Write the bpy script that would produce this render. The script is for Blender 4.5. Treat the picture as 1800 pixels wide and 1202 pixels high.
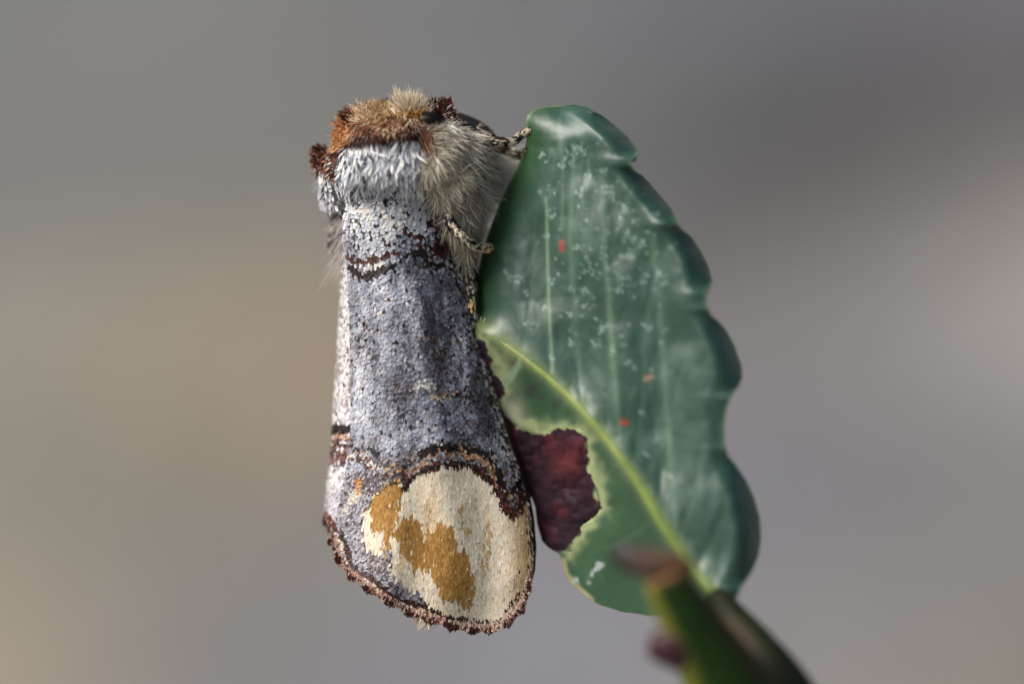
# Buff-coloured moth clinging head-up to a curled leaf, blurred earth bank behind.
# All layout is in "px units": u right, v down, w away from the lens; 1 unit = 0.032 mm.
import bpy, math, random
import numpy as np

for o in list(bpy.data.objects):
    bpy.data.objects.remove(o)
U = 0.000032
DCAM = 0.25 / U                       # lens to subject, px units
scene = bpy.context.scene
R = math.radians

# ------------------------------------------------------------------ camera, sky, sun
cam_d = bpy.data.cameras.new('camera')
cam = bpy.data.objects.new('camera', cam_d)
scene.collection.objects.link(cam)
cam.location = (0, -0.25, 0)
cam.rotation_euler = (R(90), 0, 0)
cam_d.sensor_width = 36.0
cam_d.lens = 36.0 * 0.25 / (1800 * U)
cam_d.clip_start = 0.005
cam_d.clip_end = 50.0
cam_d.dof.use_dof = True
cam_d.dof.focus_distance = 0.25 + 22 * U
cam_d.dof.aperture_fstop = cam_d.lens / 18.0     # about an 18 mm wide pupil
scene.camera = cam
scene.render.resolution_x = 1024
scene.render.resolution_y = 683

world = bpy.data.worlds.new('World')
scene.world = world
world.use_nodes = True
wn = world.node_tree.nodes
wl = world.node_tree.links
bg = wn['Background']
sky = wn.new('ShaderNodeTexSky')
sky.sky_type = 'NISHITA'
sky.sun_disc = False
SUN_EL, SUN_AZ = R(42), R(-116)         # azimuth from +Y clockwise: left, a little behind the lens
sky.sun_elevation = SUN_EL
sky.sun_rotation = SUN_AZ
sky.air_density = 1.0
sky.dust_density = 3.0
wl.new(sky.outputs[0], bg.inputs[0])
bg.inputs[1].default_value = 0.066

sun_d = bpy.data.lights.new('sun', 'SUN')
sun_d.energy = 3.4
sun_d.angle = R(38)
sun_d.color = (1.0, 0.96, 0.9)
sun = bpy.data.objects.new('sun', sun_d)
scene.collection.objects.link(sun)
from mathutils import Vector
sdir = Vector((math.sin(SUN_AZ) * math.cos(SUN_EL), math.cos(SUN_AZ) * math.cos(SUN_EL), math.sin(SUN_EL)))
sun.rotation_euler = sdir.to_track_quat('Z', 'Y').to_euler()
sun.location = (-0.5, -0.3, 0.6)

vs = scene.view_settings
vs.view_transform = 'Standard'
vs.look = 'None'
vs.exposure = 0.43
vs.gamma = 1.0
vs.use_curve_mapping = False

# ------------------------------------------------------------------ helpers
rng = np.random.default_rng(7)

def P(a):
    """px-unit points (n,3: u,v,w) -> metres"""
    a = np.asarray(a, float)
    k = (DCAM + a[:, 2]) / DCAM
    return np.stack([(a[:, 0] - 900) * k * U, a[:, 2] * U, (601 - a[:, 1]) * k * U], 1)

def lin(c):
    c = np.asarray(c, float) / 255.0
    return np.where(c <= 0.04045, c / 12.92, ((c + 0.055) / 1.055) ** 2.4)

def hash2(i, j, s):
    h = (i * 374761393 + j * 668265263 + s * 982451653) & 0x7fffffff
    h = ((h ^ (h >> 13)) * 1274126177) & 0x7fffffff
    return ((h ^ (h >> 16)) & 0xffff) / 65535.0

def noise(x, y, s=0):
    """value noise 0..1, vectorised"""
    x = np.asarray(x, float); y = np.asarray(y, float)
    i = np.floor(x).astype(np.int64); j = np.floor(y).astype(np.int64)
    f = x - i; g = y - j
    f = f * f * (3 - 2 * f); g = g * g * (3 - 2 * g)
    a = hash2(i, j, s); b = hash2(i + 1, j, s); c = hash2(i, j + 1, s); d = hash2(i + 1, j + 1, s)
    return (a * (1 - f) + b * f) * (1 - g) + (c * (1 - f) + d * f) * g

def fbm(x, y, s=0, o=3):
    t = 0; a = 0.5; n = 0
    for k in range(o):
        t = t + a * noise(x * 2 ** k, y * 2 ** k, s + k * 17); n += a; a *= 0.5
    return t / n

def inpoly(x, y, poly):
    x = np.asarray(x, float); y = np.asarray(y, float)
    r = np.zeros(x.shape, bool)
    n = len(poly)
    for k in range(n):
        x0, y0 = poly[k]; x1, y1 = poly[(k + 1) % n]
        if y0 == y1: continue
        c = ((y0 > y) != (y1 > y)) & (x < (x1 - x0) * (y - y0) / (y1 - y0) + x0)
        r ^= c
    return r

def dline(x, y, pts):
    """distance to polyline, and arc position of the nearest point"""
    x = np.asarray(x, float); y = np.asarray(y, float)
    best = np.full(x.shape, 1e9); arc = np.zeros(x.shape); acc = 0
    for (x0, y0), (x1, y1) in zip(pts[:-1], pts[1:]):
        dx, dy = x1 - x0, y1 - y0
        L2 = dx * dx + dy * dy
        t = np.clip(((x - x0) * dx + (y - y0) * dy) / L2, 0, 1)
        d = np.hypot(x - x0 - t * dx, y - y0 - t * dy)
        m = d < best
        best = np.where(m, d, best); arc = np.where(m, acc + t * math.sqrt(L2), arc)
        acc += math.sqrt(L2)
    return best, arc

def interp(tab, v):
    t = np.array(tab, float)
    return np.interp(v, t[:, 0], t[:, 1])

def smooth(tab, v, r=8):
    return sum(interp(tab, v + k * r) for k in (-2, -1, 0, 1, 2)) / 5

def sstep(a, b, x):
    t = np.clip((x - a) / (b - a), 0, 1)
    return t * t * (3 - 2 * t)

def norm(a):
    return a / np.maximum(np.linalg.norm(a, axis=-1, keepdims=True), 1e-12)

def c1(*p): return [(520 + x / 3.339, 140 + y / 3.339) for x, y in p]
def c2(*p): return [(540 + x / 3.164, 420 + y / 3.164) for x, y in p]
def c3(*p): return [(540 + x / 3.005, 720 + y / 3.005) for x, y in p]
def c4(*p): return [(820 + x / 2.558, 170 + y / 2.558) for x, y in p]
def c5(*p): return [(820 + x / 2.226, 560 + y / 2.226) for x, y in p]
def c7(*p): return [(680 + x / 6.01, 150 + y / 6.01) for x, y in p]

def empty(name, loc, **props):
    o = bpy.data.objects.new(name, None)
    o.empty_display_size = 0.004
    scene.collection.objects.link(o)
    o.location = loc
    for k, v in props.items(): o[k] = v
    return o

def obj(name, pts, faces, mat, parent=None, col=None, smoothf=True, world_space=False, **props):
    """faces: (m,3|4) array or list of arrays; pts px units unless world_space"""
    co = np.asarray(pts, float) if world_space else P(pts)
    base = np.zeros(3)
    p = parent
    while p is not None:
        base = base + np.array(p.location); p = p.parent
    co = co - base
    me = bpy.data.meshes.new(name)
    fl = faces if isinstance(faces, list) else [faces]
    fl = [np.asarray(f, np.int32) for f in fl if len(f)]
    me.vertices.add(len(co)); me.vertices.foreach_set('co', co.astype(np.float32).ravel())
    idx = np.concatenate([f.ravel() for f in fl])
    tot = np.concatenate([np.full(len(f), f.shape[1], np.int32) for f in fl])
    st = np.concatenate([[0], np.cumsum(tot)[:-1]]).astype(np.int32)
    me.loops.add(len(idx)); me.loops.foreach_set('vertex_index', idx)
    me.polygons.add(len(tot)); me.polygons.foreach_set('loop_start', st)
    me.polygons.foreach_set('use_smooth', np.full(len(tot), smoothf))
    me.update(calc_edges=True)
    me.validate()
    if col is not None:
        at = me.color_attributes.new('Col', 'FLOAT_COLOR', 'POINT')
        c = np.ones((len(co), 4), np.float32); c[:, :3] = col
        at.data.foreach_set('color', c.ravel())
    me.materials.append(mat)
    o = bpy.data.objects.new(name, me)
    scene.collection.objects.link(o)
    if parent is not None: o.parent = parent
    for k, v in props.items(): o[k] = v
    return o

def mat(name, color=None, rough=0.5, spec=0.5, attr=False, trans=0.0, sheen=0.0, bump=None, vary=0.0, rnoise=None):
    m = bpy.data.materials.new(name); m.use_nodes = True
    nt = m.node_tree; N = nt.nodes; L = nt.links
    b = N['Principled BSDF']
    b.inputs['Roughness'].default_value = rough
    b.inputs['Specular IOR Level'].default_value = spec
    if sheen:
        b.inputs['Sheen Weight'].default_value = sheen
        b.inputs['Sheen Roughness'].default_value = 0.4
    tc = N.new('ShaderNodeTexCoord')
    if attr:
        a = N.new('ShaderNodeAttribute'); a.attribute_name = 'Col'
        src = a.outputs['Color']
    else:
        r = N.new('ShaderNodeRGB'); r.outputs[0].default_value = (*lin(color), 1)
        src = r.outputs[0]
    if vary:
        n = N.new('ShaderNodeTexNoise'); n.inputs['Scale'].default_value = 2500; n.inputs['Detail'].default_value = 4
        L.new(tc.outputs['Object'], n.inputs['Vector'])
        mr = N.new('ShaderNodeMapRange')
        mr.inputs['To Min'].default_value = 1 - vary; mr.inputs['To Max'].default_value = 1 + vary
        L.new(n.outputs['Fac'], mr.inputs['Value'])
        mx = N.new('ShaderNodeVectorMath'); mx.operation = 'SCALE'
        L.new(src, mx.inputs[0]); L.new(mr.outputs[0], mx.inputs['Scale'])
        src = mx.outputs[0]
    L.new(src, b.inputs['Base Color'])
    if rnoise:
        n = N.new('ShaderNodeTexNoise'); n.inputs['Scale'].default_value = rnoise[0]; n.inputs['Detail'].default_value = 5
        L.new(tc.outputs['Object'], n.inputs['Vector'])
        mr = N.new('ShaderNodeMapRange'); mr.inputs['To Min'].default_value = rnoise[1]; mr.inputs['To Max'].default_value = rnoise[2]
        L.new(n.outputs['Fac'], mr.inputs['Value']); L.new(mr.outputs[0], b.inputs['Roughness'])
    if bump:
        n = N.new('ShaderNodeTexNoise'); n.inputs['Scale'].default_value = bump[0]; n.inputs['Detail'].default_value = 6
        L.new(tc.outputs['Object'], n.inputs['Vector'])
        bp = N.new('ShaderNodeBump'); bp.inputs['Strength'].default_value = bump[1]; bp.inputs['Distance'].default_value = bump[2]
        L.new(n.outputs['Fac'], bp.inputs['Height']); L.new(bp.outputs[0], b.inputs['Normal'])
    if trans:
        t = N.new('ShaderNodeBsdfTranslucent'); L.new(src, t.inputs['Color'])
        mix = N.new('ShaderNodeMixShader'); mix.inputs[0].default_value = trans
        L.new(b.outputs[0], mix.inputs[1]); L.new(t.outputs[0], mix.inputs[2])
        L.new(mix.outputs[0], N['Material Output'].inputs['Surface'])
    return m

def grid_faces(nr, nc):
    i = np.arange(nr * nc).reshape(nr, nc)
    return np.stack([i[:-1, :-1], i[1:, :-1], i[1:, 1:], i[:-1, 1:]], -1).reshape(-1, 4)

def tube(path, radii, n=16, squash=1.0, col=None, cap=True, jitter=0):
    """closed tube in px units; returns pts, faces(list), arc per vertex"""
    path = np.asarray(path, float); m = len(path)
    t = norm(np.gradient(path, axis=0))
    ref = np.array([0, 0, 1.0])
    s = norm(np.cross(t, ref)); b = np.cross(s, t)
    th = np.linspace(0, 2 * np.pi, n, endpoint=False)
    pts = []
    for k in range(m):
        rr = radii[k] * (1 + jitter * (rng.random(n) - .5))
        pts.append(path[k] + rr[:, None] * (np.cos(th)[:, None] * s[k] + squash * np.sin(th)[:, None] * b[k]))
    pts = np.concatenate(pts + [path[:1], path[-1:]])
    i = np.arange(m * n).reshape(m, n)
    q = np.stack([i[:-1], i[1:], np.roll(i[1:], -1, 1), np.roll(i[:-1], -1, 1)], -1).reshape(-1, 4)
    c0 = m * n; cc = m * n + 1
    t0 = np.stack([np.roll(i[0], -1), np.full(n, c0), i[0]], -1)
    t1 = np.stack([i[-1], np.full(n, cc), np.roll(i[-1], -1)], -1)
    return pts, [q, np.concatenate([t0, t1])]

def curve(pts, n):
    """Catmull-Rom through pts"""
    p = np.asarray(pts, float)
    p = np.vstack([2 * p[0] - p[1], p, 2 * p[-1] - p[-2]])
    out = []
    m = len(p) - 3
    for x in np.linspace(0, m - 1e-6, n):
        k = int(x); t = x - k
        a, b, c, d = p[k:k + 4]
        out.append(.5 * (2 * b + (c - a) * t + (2 * a - 5 * b + 4 * c - d) * t * t + (3 * b - a - 3 * c + d) * t ** 3))
    return np.array(out)

SC = np.array([(-.30, 0), (.30, 0), (.5, .55), (.44, .88), (.16, .94), (0, 1.0), (-.16, .93), (-.44, .88), (-.5, .55)])
def scales(p, d, n, length, width, tilt, roll=0.0):
    """flat overlapping wing scales; returns pts, tris, owner index"""
    d = norm(d); n = norm(n); x = norm(np.cross(d, n)); n = np.cross(x, d)
    if np.ndim(roll):
        x = x + n * roll[:, None]
    k = len(SC); N = len(p)
    sx = SC[:, 0][None, :, None]; sy = SC[:, 1][None, :, None]
    z = sy * tilt[:, None, None] - 0.10 * sy ** 2 * length[:, None, None] - (sx ** 2) * 0.35 * width[:, None, None]
    pts = p[:, None] + x[:, None] * sx * width[:, None, None] + d[:, None] * sy * length[:, None, None] + n[:, None] * z
    base = (np.arange(N) * k)[:, None, None]
    tri = np.array([(0, 1, 2), (0, 2, 8), (8, 2, 3), (8, 3, 7), (7, 3, 4), (7, 4, 6), (6, 4, 5)])[None]
    return pts.reshape(-1, 3), (tri + base).reshape(-1, 3), np.repeat(np.arange(N), k)

def strands(p, d, n, length, width, c0, c1_, bend, seg=4, taper=0.25, swell=True):
    """hair-like scales: ribbons of seg quads, bending by vector 'bend'"""
    d = norm(d)
    N = len(p); rings = seg + 1
    ts = np.linspace(0, 1, rings)
    x = norm(np.cross(d, n))
    pts = np.zeros((N, rings, 2, 3)); cols = np.zeros((N, rings, 2, 3))
    for k, t in enumerate(ts):
        c = p + d * (length * t)[:, None] + bend * (length * t * t)[:, None]
        if swell: w = width * (0.55 + 0.9 * t * (1 - t) * 2) * (1 if t < 1 else taper)
        else: w = width * (1 - (1 - taper) * t)
        pts[:, k, 0] = c - x * w[:, None] / 2
        pts[:, k, 1] = c + x * w[:, None] / 2
        cols[:, k, :] = (c0 * (1 - t) + c1_ * t)[:, None]
    i = np.arange(N * rings * 2).reshape(N, rings, 2)
    q = np.stack([i[:, :-1, 0], i[:, :-1, 1], i[:, 1:, 1], i[:, 1:, 0]], -1).reshape(-1, 4)
    return pts.reshape(-1, 3), q, cols.reshape(-1, 3)

class Bag:
    def __init__(s): s.p = []; s.f = []; s.c = []; s.n = 0
    def add(s, p, f, c):
        s.p.append(p); s.f.append(np.asarray(f) + s.n); s.c.append(c); s.n += len(p)
    def build(s, name, m, parent, **k):
        return obj(name, np.concatenate(s.p), s.f, m, parent, np.concatenate(s.c), **k)

def palette(n, pal, r=None, flat=False):
    """pal: list of (rgb, weight)"""
    r = r or rng
    w = np.array([q[1] for q in pal], float); w /= w.sum()
    k = r.choice(len(pal), n, p=w)
    c = np.array([lin(q[0]) for q in pal])[k]
    return c * ((0.94 + 0.12 * r.random((n, 1))) if flat else (0.82 + 0.36 * r.random((n, 1))))

# ------------------------------------------------------------------ materials
M_scale = mat('wing_scale', attr=True, rough=0.5, spec=0.35)
M_fur = mat('hair_scale', attr=True, rough=0.55, spec=0.3, trans=0.12)
M_membrane = mat('wing_membrane', attr=True, rough=0.6, vary=0.3)
M_skin = mat('body_cuticle', (62, 52, 44), rough=0.6, vary=0.3)
M_hind = mat('hindwing_dark', (46, 34, 28), rough=0.6, vary=0.4)
M_eye = mat('compound_eye', (8, 6, 6), rough=0.4, spec=0.3)
M_claw = mat('claw', (40, 26, 18), rough=0.35)
M_legskin = mat('leg_cuticle', (30, 26, 24), rough=0.5, vary=0.3)
M_leaf = mat('leaf_blade', attr=True, rough=0.42, spec=0.6, trans=0.05, bump=(900, 0.25, 0.00008), vary=0.18, rnoise=(700, 0.33, 0.47))
M_dry = mat('withered_leaf', attr=True, rough=0.7, spec=0.25, vary=0.3, bump=(1400, 0.5, 0.0001))
M_rib = mat('leaf_midrib', attr=True, rough=0.45, spec=0.4, vary=0.2)
M_stem = mat('stem_bark', attr=True, rough=0.55, spec=0.18, vary=0.3, bump=(800, 0.3, 0.0001))
M_bud = mat('bud_scale', attr=True, rough=0.5, spec=0.35, vary=0.35)

# ------------------------------------------------------------------ background: earth bank behind
PG = 0.96
def build_ground():
    xs = np.linspace(-1.6, 1.6, 121)
    prof = []                                  # (y, z): flat ground, then a bank that rises behind the plant
    for y in np.linspace(-2.2, 0.45, 40): prof.append((y, -0.45))
    for a in np.linspace(0, 1, 24)[1:]:
        th = a * R(80)
        prof.append((0.45 + 0.25 * math.sin(th), -0.45 + 0.25 * (1 - math.cos(th))))
    y0, z0 = prof[-1]
    for t in np.linspace(0, 1.1, 90)[1:]:
        prof.append((y0 + t * math.cos(R(80)), z0 + t * math.sin(R(80))))
    prof = np.array(prof)
    Y, X = np.meshgrid(prof[:, 0], xs, indexing='ij'); Z = np.meshgrid(prof[:, 1], xs, indexing='ij')[0]
    X = X.ravel(); Y = Y.ravel(); Z = Z.ravel()
    bump = (fbm(X * 9, Z * 9 + Y * 7, 3) - .5) * 0.03
    pts = np.stack([X, Y - bump * (Z > -0.4), Z + bump * (Z <= -0.4)], 1)
    # colour of the earth and stones: pale grey with buff and slate patches (metres on the bank)
    kx = 1800 * U * (0.25 + 0.72) / 0.25 / 1800       # metres per photo px at the bank
    px = X / kx + 900; py = 601 - Z / kx
    num = np.zeros((len(X), 3)); den = np.full(len(X), 1e-6)
    num += 1e-6 * lin((150, 149, 147))
    for cx, cy, rgb in PATCHES:
        g = np.exp(-((px - cx) / 210) ** 2 - ((py - cy) / 130) ** 2)
        num += g[:, None] * lin(rgb); den += g
    col = num / den[:, None]
    n = fbm(px / 260, py / 90, 11, 4)
    col *= (0.92 + 0.16 * n)[:, None]
    return obj('ground', pts, grid_faces(len(prof), len(xs)), M_ground, None, col, True, True, kind='structure')
# pale and dark patches of soil and stone on the bank (u, v, colour)
PATCHES = [(u_, v_, tuple(255 * PG ** .45 * (c / 255) for c in rgb)) for u_, v_, rgb in [
    (100, 80, (130, 131, 131)), (480, 80, (123, 123, 122)), (300, 290, (112, 113, 111)), (520, 330, (131, 131, 127)), (30, 300, (128, 128, 126)),
    (100, 600, (150, 145, 134)), (350, 640, (158, 147, 127)), (560, 640, (164, 146, 122)), (60, 820, (136, 136, 130)), (300, 900, (144, 141, 131)), (520, 830, (158, 147, 132)),
    (20, 1100, (172, 160, 142)), (250, 1120, (148, 145, 142)), (520, 1060, (140, 139, 142)), (800, 60, (122, 123, 125)), (1000, 60, (117, 118, 122)), (900, 300, (126, 127, 128)), (900, 700, (140, 138, 138)),
    (1200, 60, (112, 113, 117)), (1250, 300, (106, 105, 106)), (1400, 330, (95, 93, 92)), (1550, 90, (92, 93, 98)), (1760, 60, (126, 124, 129)), (1760, 240, (128, 125, 126)), (1550, 300, (106, 105, 104)),
    (1450, 520, (138, 136, 135)), (1600, 580, (196, 192, 190)), (1790, 470, (190, 182, 172)), (1790, 640, (150, 148, 148)), (1450, 720, (138, 137, 140)), (1560, 880, (122, 122, 124)), (1760, 900, (126, 125, 125)),
    (1420, 950, (146, 146, 154)), (1000, 1130, (152, 152, 158)), (750, 1150, (146, 146, 152)), (1100, 900, (146, 146, 152)), (1500, 1130, (142, 139, 136)), (1740, 1150, (134, 128, 120)),
]]
M_ground = mat('earth_bank', attr=True, rough=0.95, spec=0.1, vary=0.0)
nt = M_ground.node_tree
_n = nt.nodes.new('ShaderNodeTexNoise'); _n.inputs['Scale'].default_value = 60; _n.inputs['Detail'].default_value = 8
_tc = nt.nodes.new('ShaderNodeTexCoord'); nt.links.new(_tc.outputs['Object'], _n.inputs['Vector'])
_b = nt.nodes.new('ShaderNodeBump'); _b.inputs['Strength'].default_value = 0.6; _b.inputs['Distance'].default_value = 0.01
nt.links.new(_n.outputs['Fac'], _b.inputs['Height']); nt.links.new(_b.outputs[0], nt.nodes['Principled BSDF'].inputs['Normal'])
build_ground()

# ------------------------------------------------------------------ leaf sprig
L_LEFT = [(188, 985), (194, 950), (199, 936), (206, 929), (216, 927), (240, 930), (260, 927), (290, 915), (320, 900), (350, 886), (380, 873),
          (410, 862), (440, 852), (480, 843), (520, 838), (560, 838), (580, 838), (600, 838), (640, 846), (680, 858), (720, 876),
          (740, 888), (760, 896), (790, 898), (820, 905), (850, 921), (875, 938), (890, 944), (920, 947), (950, 956), (962, 968), (972, 985),
          (985, 991), (1005, 994), (1020, 1003), (1040, 1025), (1060, 1052), (1072, 1090), (1080, 1140), (1086, 1200)]
L_RIGHT = [(188, 1015), (192, 1035), (200, 1050), (213, 1065), (225, 1080), (240, 1097), (255, 1110), (270, 1121), (279, 1119), (284, 1108), (292, 1108),
           (300, 1117), (320, 1135), (340, 1152), (370, 1178), (385, 1187), (395, 1190), (405, 1203), (420, 1214), (445, 1230), (470, 1242), (495, 1249),
           (508, 1247), (518, 1241), (540, 1242), (555, 1252), (580, 1272), (610, 1288), (645, 1300), (665, 1301), (682, 1295), (700, 1283), (720, 1276),
           (750, 1273), (780, 1274), (800, 1280), (820, 1292), (845, 1308), (875, 1322), (910, 1332), (945, 1334), (975, 1330), (1000, 1320), (1025, 1307),
           (1050, 1293), (1070, 1286), (1086, 1284)]
MID = [(838, 568), (870, 590), (915, 622), (965, 662), (1020, 715), (1075, 780), (1125, 850), (1170, 925), (1215, 990), (1255, 1040), (1282, 1072)]
LOBES = [(200, 278), (292, 392), (398, 512), (548, 695), (795, 1030)]

LATERAL = [[(920, 626), (930, 560), (938, 470), (942, 380)], [(968, 664), (962, 560), (964, 430), (970, 320), (985, 240)], [(1022, 716), (1020, 620), (1012, 500), (1016, 380), (1040, 270)],
           [(1068, 772), (1078, 660), (1072, 540), (1080, 420), (1110, 330)], [(1112, 832), (1128, 720), (1132, 600), (1150, 490), (1180, 420)], [(1152, 896), (1176, 800), (1190, 690), (1220, 600)],
           [(1190, 956), (1222, 870), (1240, 780)], [(1226, 1004), (1262, 930), (1280, 870)], [(1000, 696), (985, 745)], [(1090, 800), (1060, 850), (1050, 890)], [(1160, 910), (1110, 940), (1070, 960)]]
def side_mid(u, v):
    """signed distance from midrib: + = upper right half, - = lower left half"""
    d, arc = dline(u, v, MID)
    mv = np.interp(u, [q[0] for q in MID], [q[1] for q in MID])
    return np.where(v < mv, d, -d), arc

def leaf_w(u, v):
    uL = interp(L_LEFT, v); uR = interp(L_RIGHT, v)
    w = 62 - 0.48 * (u - 850) - 0.02 * (v - 300)
    s, arc = side_mid(u, v)
    # lower half folds back from the midrib; small trough beside it
    w = w + np.where(s < 0, 0.52 * np.maximum(-s - 6, 0), 0)
    w = w - 9 * np.exp(-(s / 26) ** 2)
    # side veins lie in shallow grooves
    for q in LATERAL:
        dd, _ = dline(u, v, q); w = w + 0.9 * np.exp(-(dd / 7) ** 2)
    # silhouette edge curling away behind
    dl = u - uL
    w = w + np.where(v < 601, 46 * np.clip((78 - dl) / 78, 0, 1) ** 2 * sstep(180, 260, v) * sstep(600, 540, v), 0)
    # top rolls backward
    w = w + 50 * np.clip((250 - v) / 60, 0, 1) ** 2
    # undulating right margin
    L = np.zeros_like(u)
    for a, b in LOBES:
        mdl = (a + b) / 2; h = (b - a) / 2
        L = np.maximum(L, np.clip(1.1 - np.abs((v - mdl) / h) ** 2, 0, 1))
    dr = smooth(L_RIGHT, v, 7) - u
    k = 44
    w = w + (10 + 66 * L) * np.clip((k - dr) / k, 0, 1.3) ** 1.7
    w = w - 7 * (1 - L) * np.exp(-((dr - 30) / 34) ** 2)
    # soft swells between the side veins
    w = w + 9 * np.sin((u - 0.12 * v) / 27.0 + 1.5 * np.sin(v / 120.0)) * sstep(0, 50, s) * sstep(20, 90, dr) * 0.55
    w = w + (fbm(u / 90, v / 150, 5) - .5) * 26
    w = w + (fbm(u / 24, v / 40, 8) - .5) * 3.0
    return w

PURPLE = c5((165, 395), (205, 410), (235, 445), (290, 450), (350, 435), (405, 430), (440, 428), (470, 450), (472, 500), (482, 560), (500, 640),
            (535, 740), (515, 775), (470, 800), (430, 860), (395, 915), (360, 915), (300, 905), (150, 905), (100, 400))
def leaf_color(u, v):
    s, arc = side_mid(u, v)
    n1 = fbm(u / 60, v / 110, 21); n2 = fbm(u / 12, v / 18, 31)
    ju = u + (noise(u / 14, v / 14, 41) - .5) * 16; jv = v + (noise(u / 14, v / 14, 42) - .5) * 16
    g1 = lin((28, 58, 42)); g2 = lin((58, 90, 78))
    c = g1 + (g2 - g1) * (n1 * 0.8 + n2 * 0.2)[:, None]
    def mix(cc, rgb, k): return cc * (1 - k[:, None]) + lin(rgb) * k[:, None]
    c = mix(c, (60, 94, 54), 0.55 * sstep(-4, -30, s) * (0.5 + 0.5 * n1))
    c = mix(c, (44, 78, 34), 0.65 * sstep(60, 6, u - interp(L_LEFT, v)) * (v < 590))  # greener left edge: its weaker sheen is put into the colour
    # pale dying margin over the purple patch
    dy, _ = dline(ju, jv, c5((60, 80), (130, 140), (150, 330), (220, 410), (290, 430), (400, 420), (470, 440), (490, 540), (525, 660), (540, 740), (470, 830), (410, 920)))
    c = mix(c, (168, 178, 128), 0.8 * np.exp(-(dy / 11) ** 2) * (s < -4))
    c = mix(c, (186, 186, 168), 0.75 * np.exp(-((u - 903) / 20) ** 2 - ((v - 722) / 24) ** 2))
    c = mix(c, (150, 160, 120), 0.55 * np.exp(-((u - 885) / 28) ** 2 - ((v - 655) / 45) ** 2))
    # dark purple necrosis
    dp = inpoly(ju + (noise(u / 7, v / 7, 43) - .5) * 6, jv + (noise(u / 7, v / 7, 44) - .5) * 6, PURPLE) & (s < -6)
    dk = (fbm(u / 22, v / 30, 61) )
    pc = lin((40, 20, 32)) + (lin((76, 32, 40)) - lin((40, 20, 32))) * sstep(.42, .75, dk)[:, None]
    pc = pc + (lin((104, 44, 44)) - pc) * (np.exp(-((u - 1000) / 24) ** 2 - ((v - 812) / 30) ** 2) * .7)[:, None]
    c = np.where(dp[:, None], pc, c)
    st = (u < 893 + 10 * (n2 - .5)) & (v > 596) & (v < 700) & (u - interp([(580, 845), (640, 862), (700, 884)], v) < 16 * (fbm(v / 16, v / 31, 46) - .25) * 2) & (s < -8)
    c = np.where(st[:, None], lin((52, 32, 46)), c)
    for x, y, r in ((935, 686, 9), (952, 700, 5), (984, 712, 5), (905, 640, 6)):
        c = mix(c, (62, 50, 58), .8 * np.exp(-((ju - x) / r) ** 2 - ((jv - y) / (r * 1.3)) ** 2))
    # chalky specks
    k = np.zeros(len(u))
    for x, y, r in SPECKS:
        near = (np.abs(u - x) < 14) & (np.abs(v - y) < 14)
        rr = np.hypot(u[near] + (n2[near] - .5) * 5 - x, v[near] - y)
        k[near] = np.maximum(k[near], .44 * sstep(r * 1.7, r * .1, rr))
    c = mix(c, (178, 198, 190), k * sstep(.15, .75, fbm(u / 10, v / 10, 87)))
    for x, y, a, b in ((991, 434, 7, 11), (1098, 742, 8, 8), (1141, 665, 9, 4)):
        e = ((ju * .35 + u * .65 - x) / a) ** 2 + ((jv * .35 + v * .65 - y) / b) ** 2
        c = mix(c, (150, 52, 38) if a < 9 else (150, 120, 100), sstep(1.8, .3, e) * .75)
    # faint side vein and thin pale rim
    for vv in VEINS:
        d, _ = dline(u, v, vv[0]); c = mix(c, (140, 168, 140), vv[1] * np.exp(-(d / vv[2]) ** 2))
    for q in LATERAL:
        d, _ = dline(ju * .3 + u * .7, jv * .3 + v * .7, q); c = mix(c, (112, 146, 118), .10 * np.exp(-(d / 4) ** 2))
    c = mix(c, (150, 166, 92), .40 * np.exp(-(s / 12) ** 2))
    e = np.minimum(u - interp(L_LEFT, v), interp(L_RIGHT, v) - u)
    c = mix(c, (120, 140, 90), .5 * sstep(6, 1, e) * (~dp))
    d, _ = dline(u, v, [(992, 985), (997, 1008), (1012, 1026), (1040, 1052)])
    c = mix(c, (178, 170, 130), .7 * sstep(10, 2, d))
    d, _ = dline(ju, jv, [(1005, 1010), (1030, 1018), (1048, 1006), (1053, 985)])
    c = mix(c, (196, 206, 208), .6 * np.exp(-(d / 6) ** 2) * sstep(.35, .6, noise(u / 9, v / 9, 77)))
    return c
VEINS = [([(962, 350), (965, 450), (968, 560), (972, 655)], .5, 3.2), ([(1060, 300), (1062, 420), (1075, 560), (1090, 770)], .22, 6),
         ([(1010, 260), (1005, 420), (1012, 600), (1030, 715)], .18, 5), ([(1150, 420), (1165, 600), (1180, 800), (1190, 940)], .18, 6),
         (c5((215, 180), (185, 225), (160, 260)), .7, 4), ([(920, 626), (905, 650), (890, 662)], .6, 4), ([(985, 215), (992, 300), (990, 400)], .15, 4)]
_r = random.Random(5)
SPECKS = []
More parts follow.
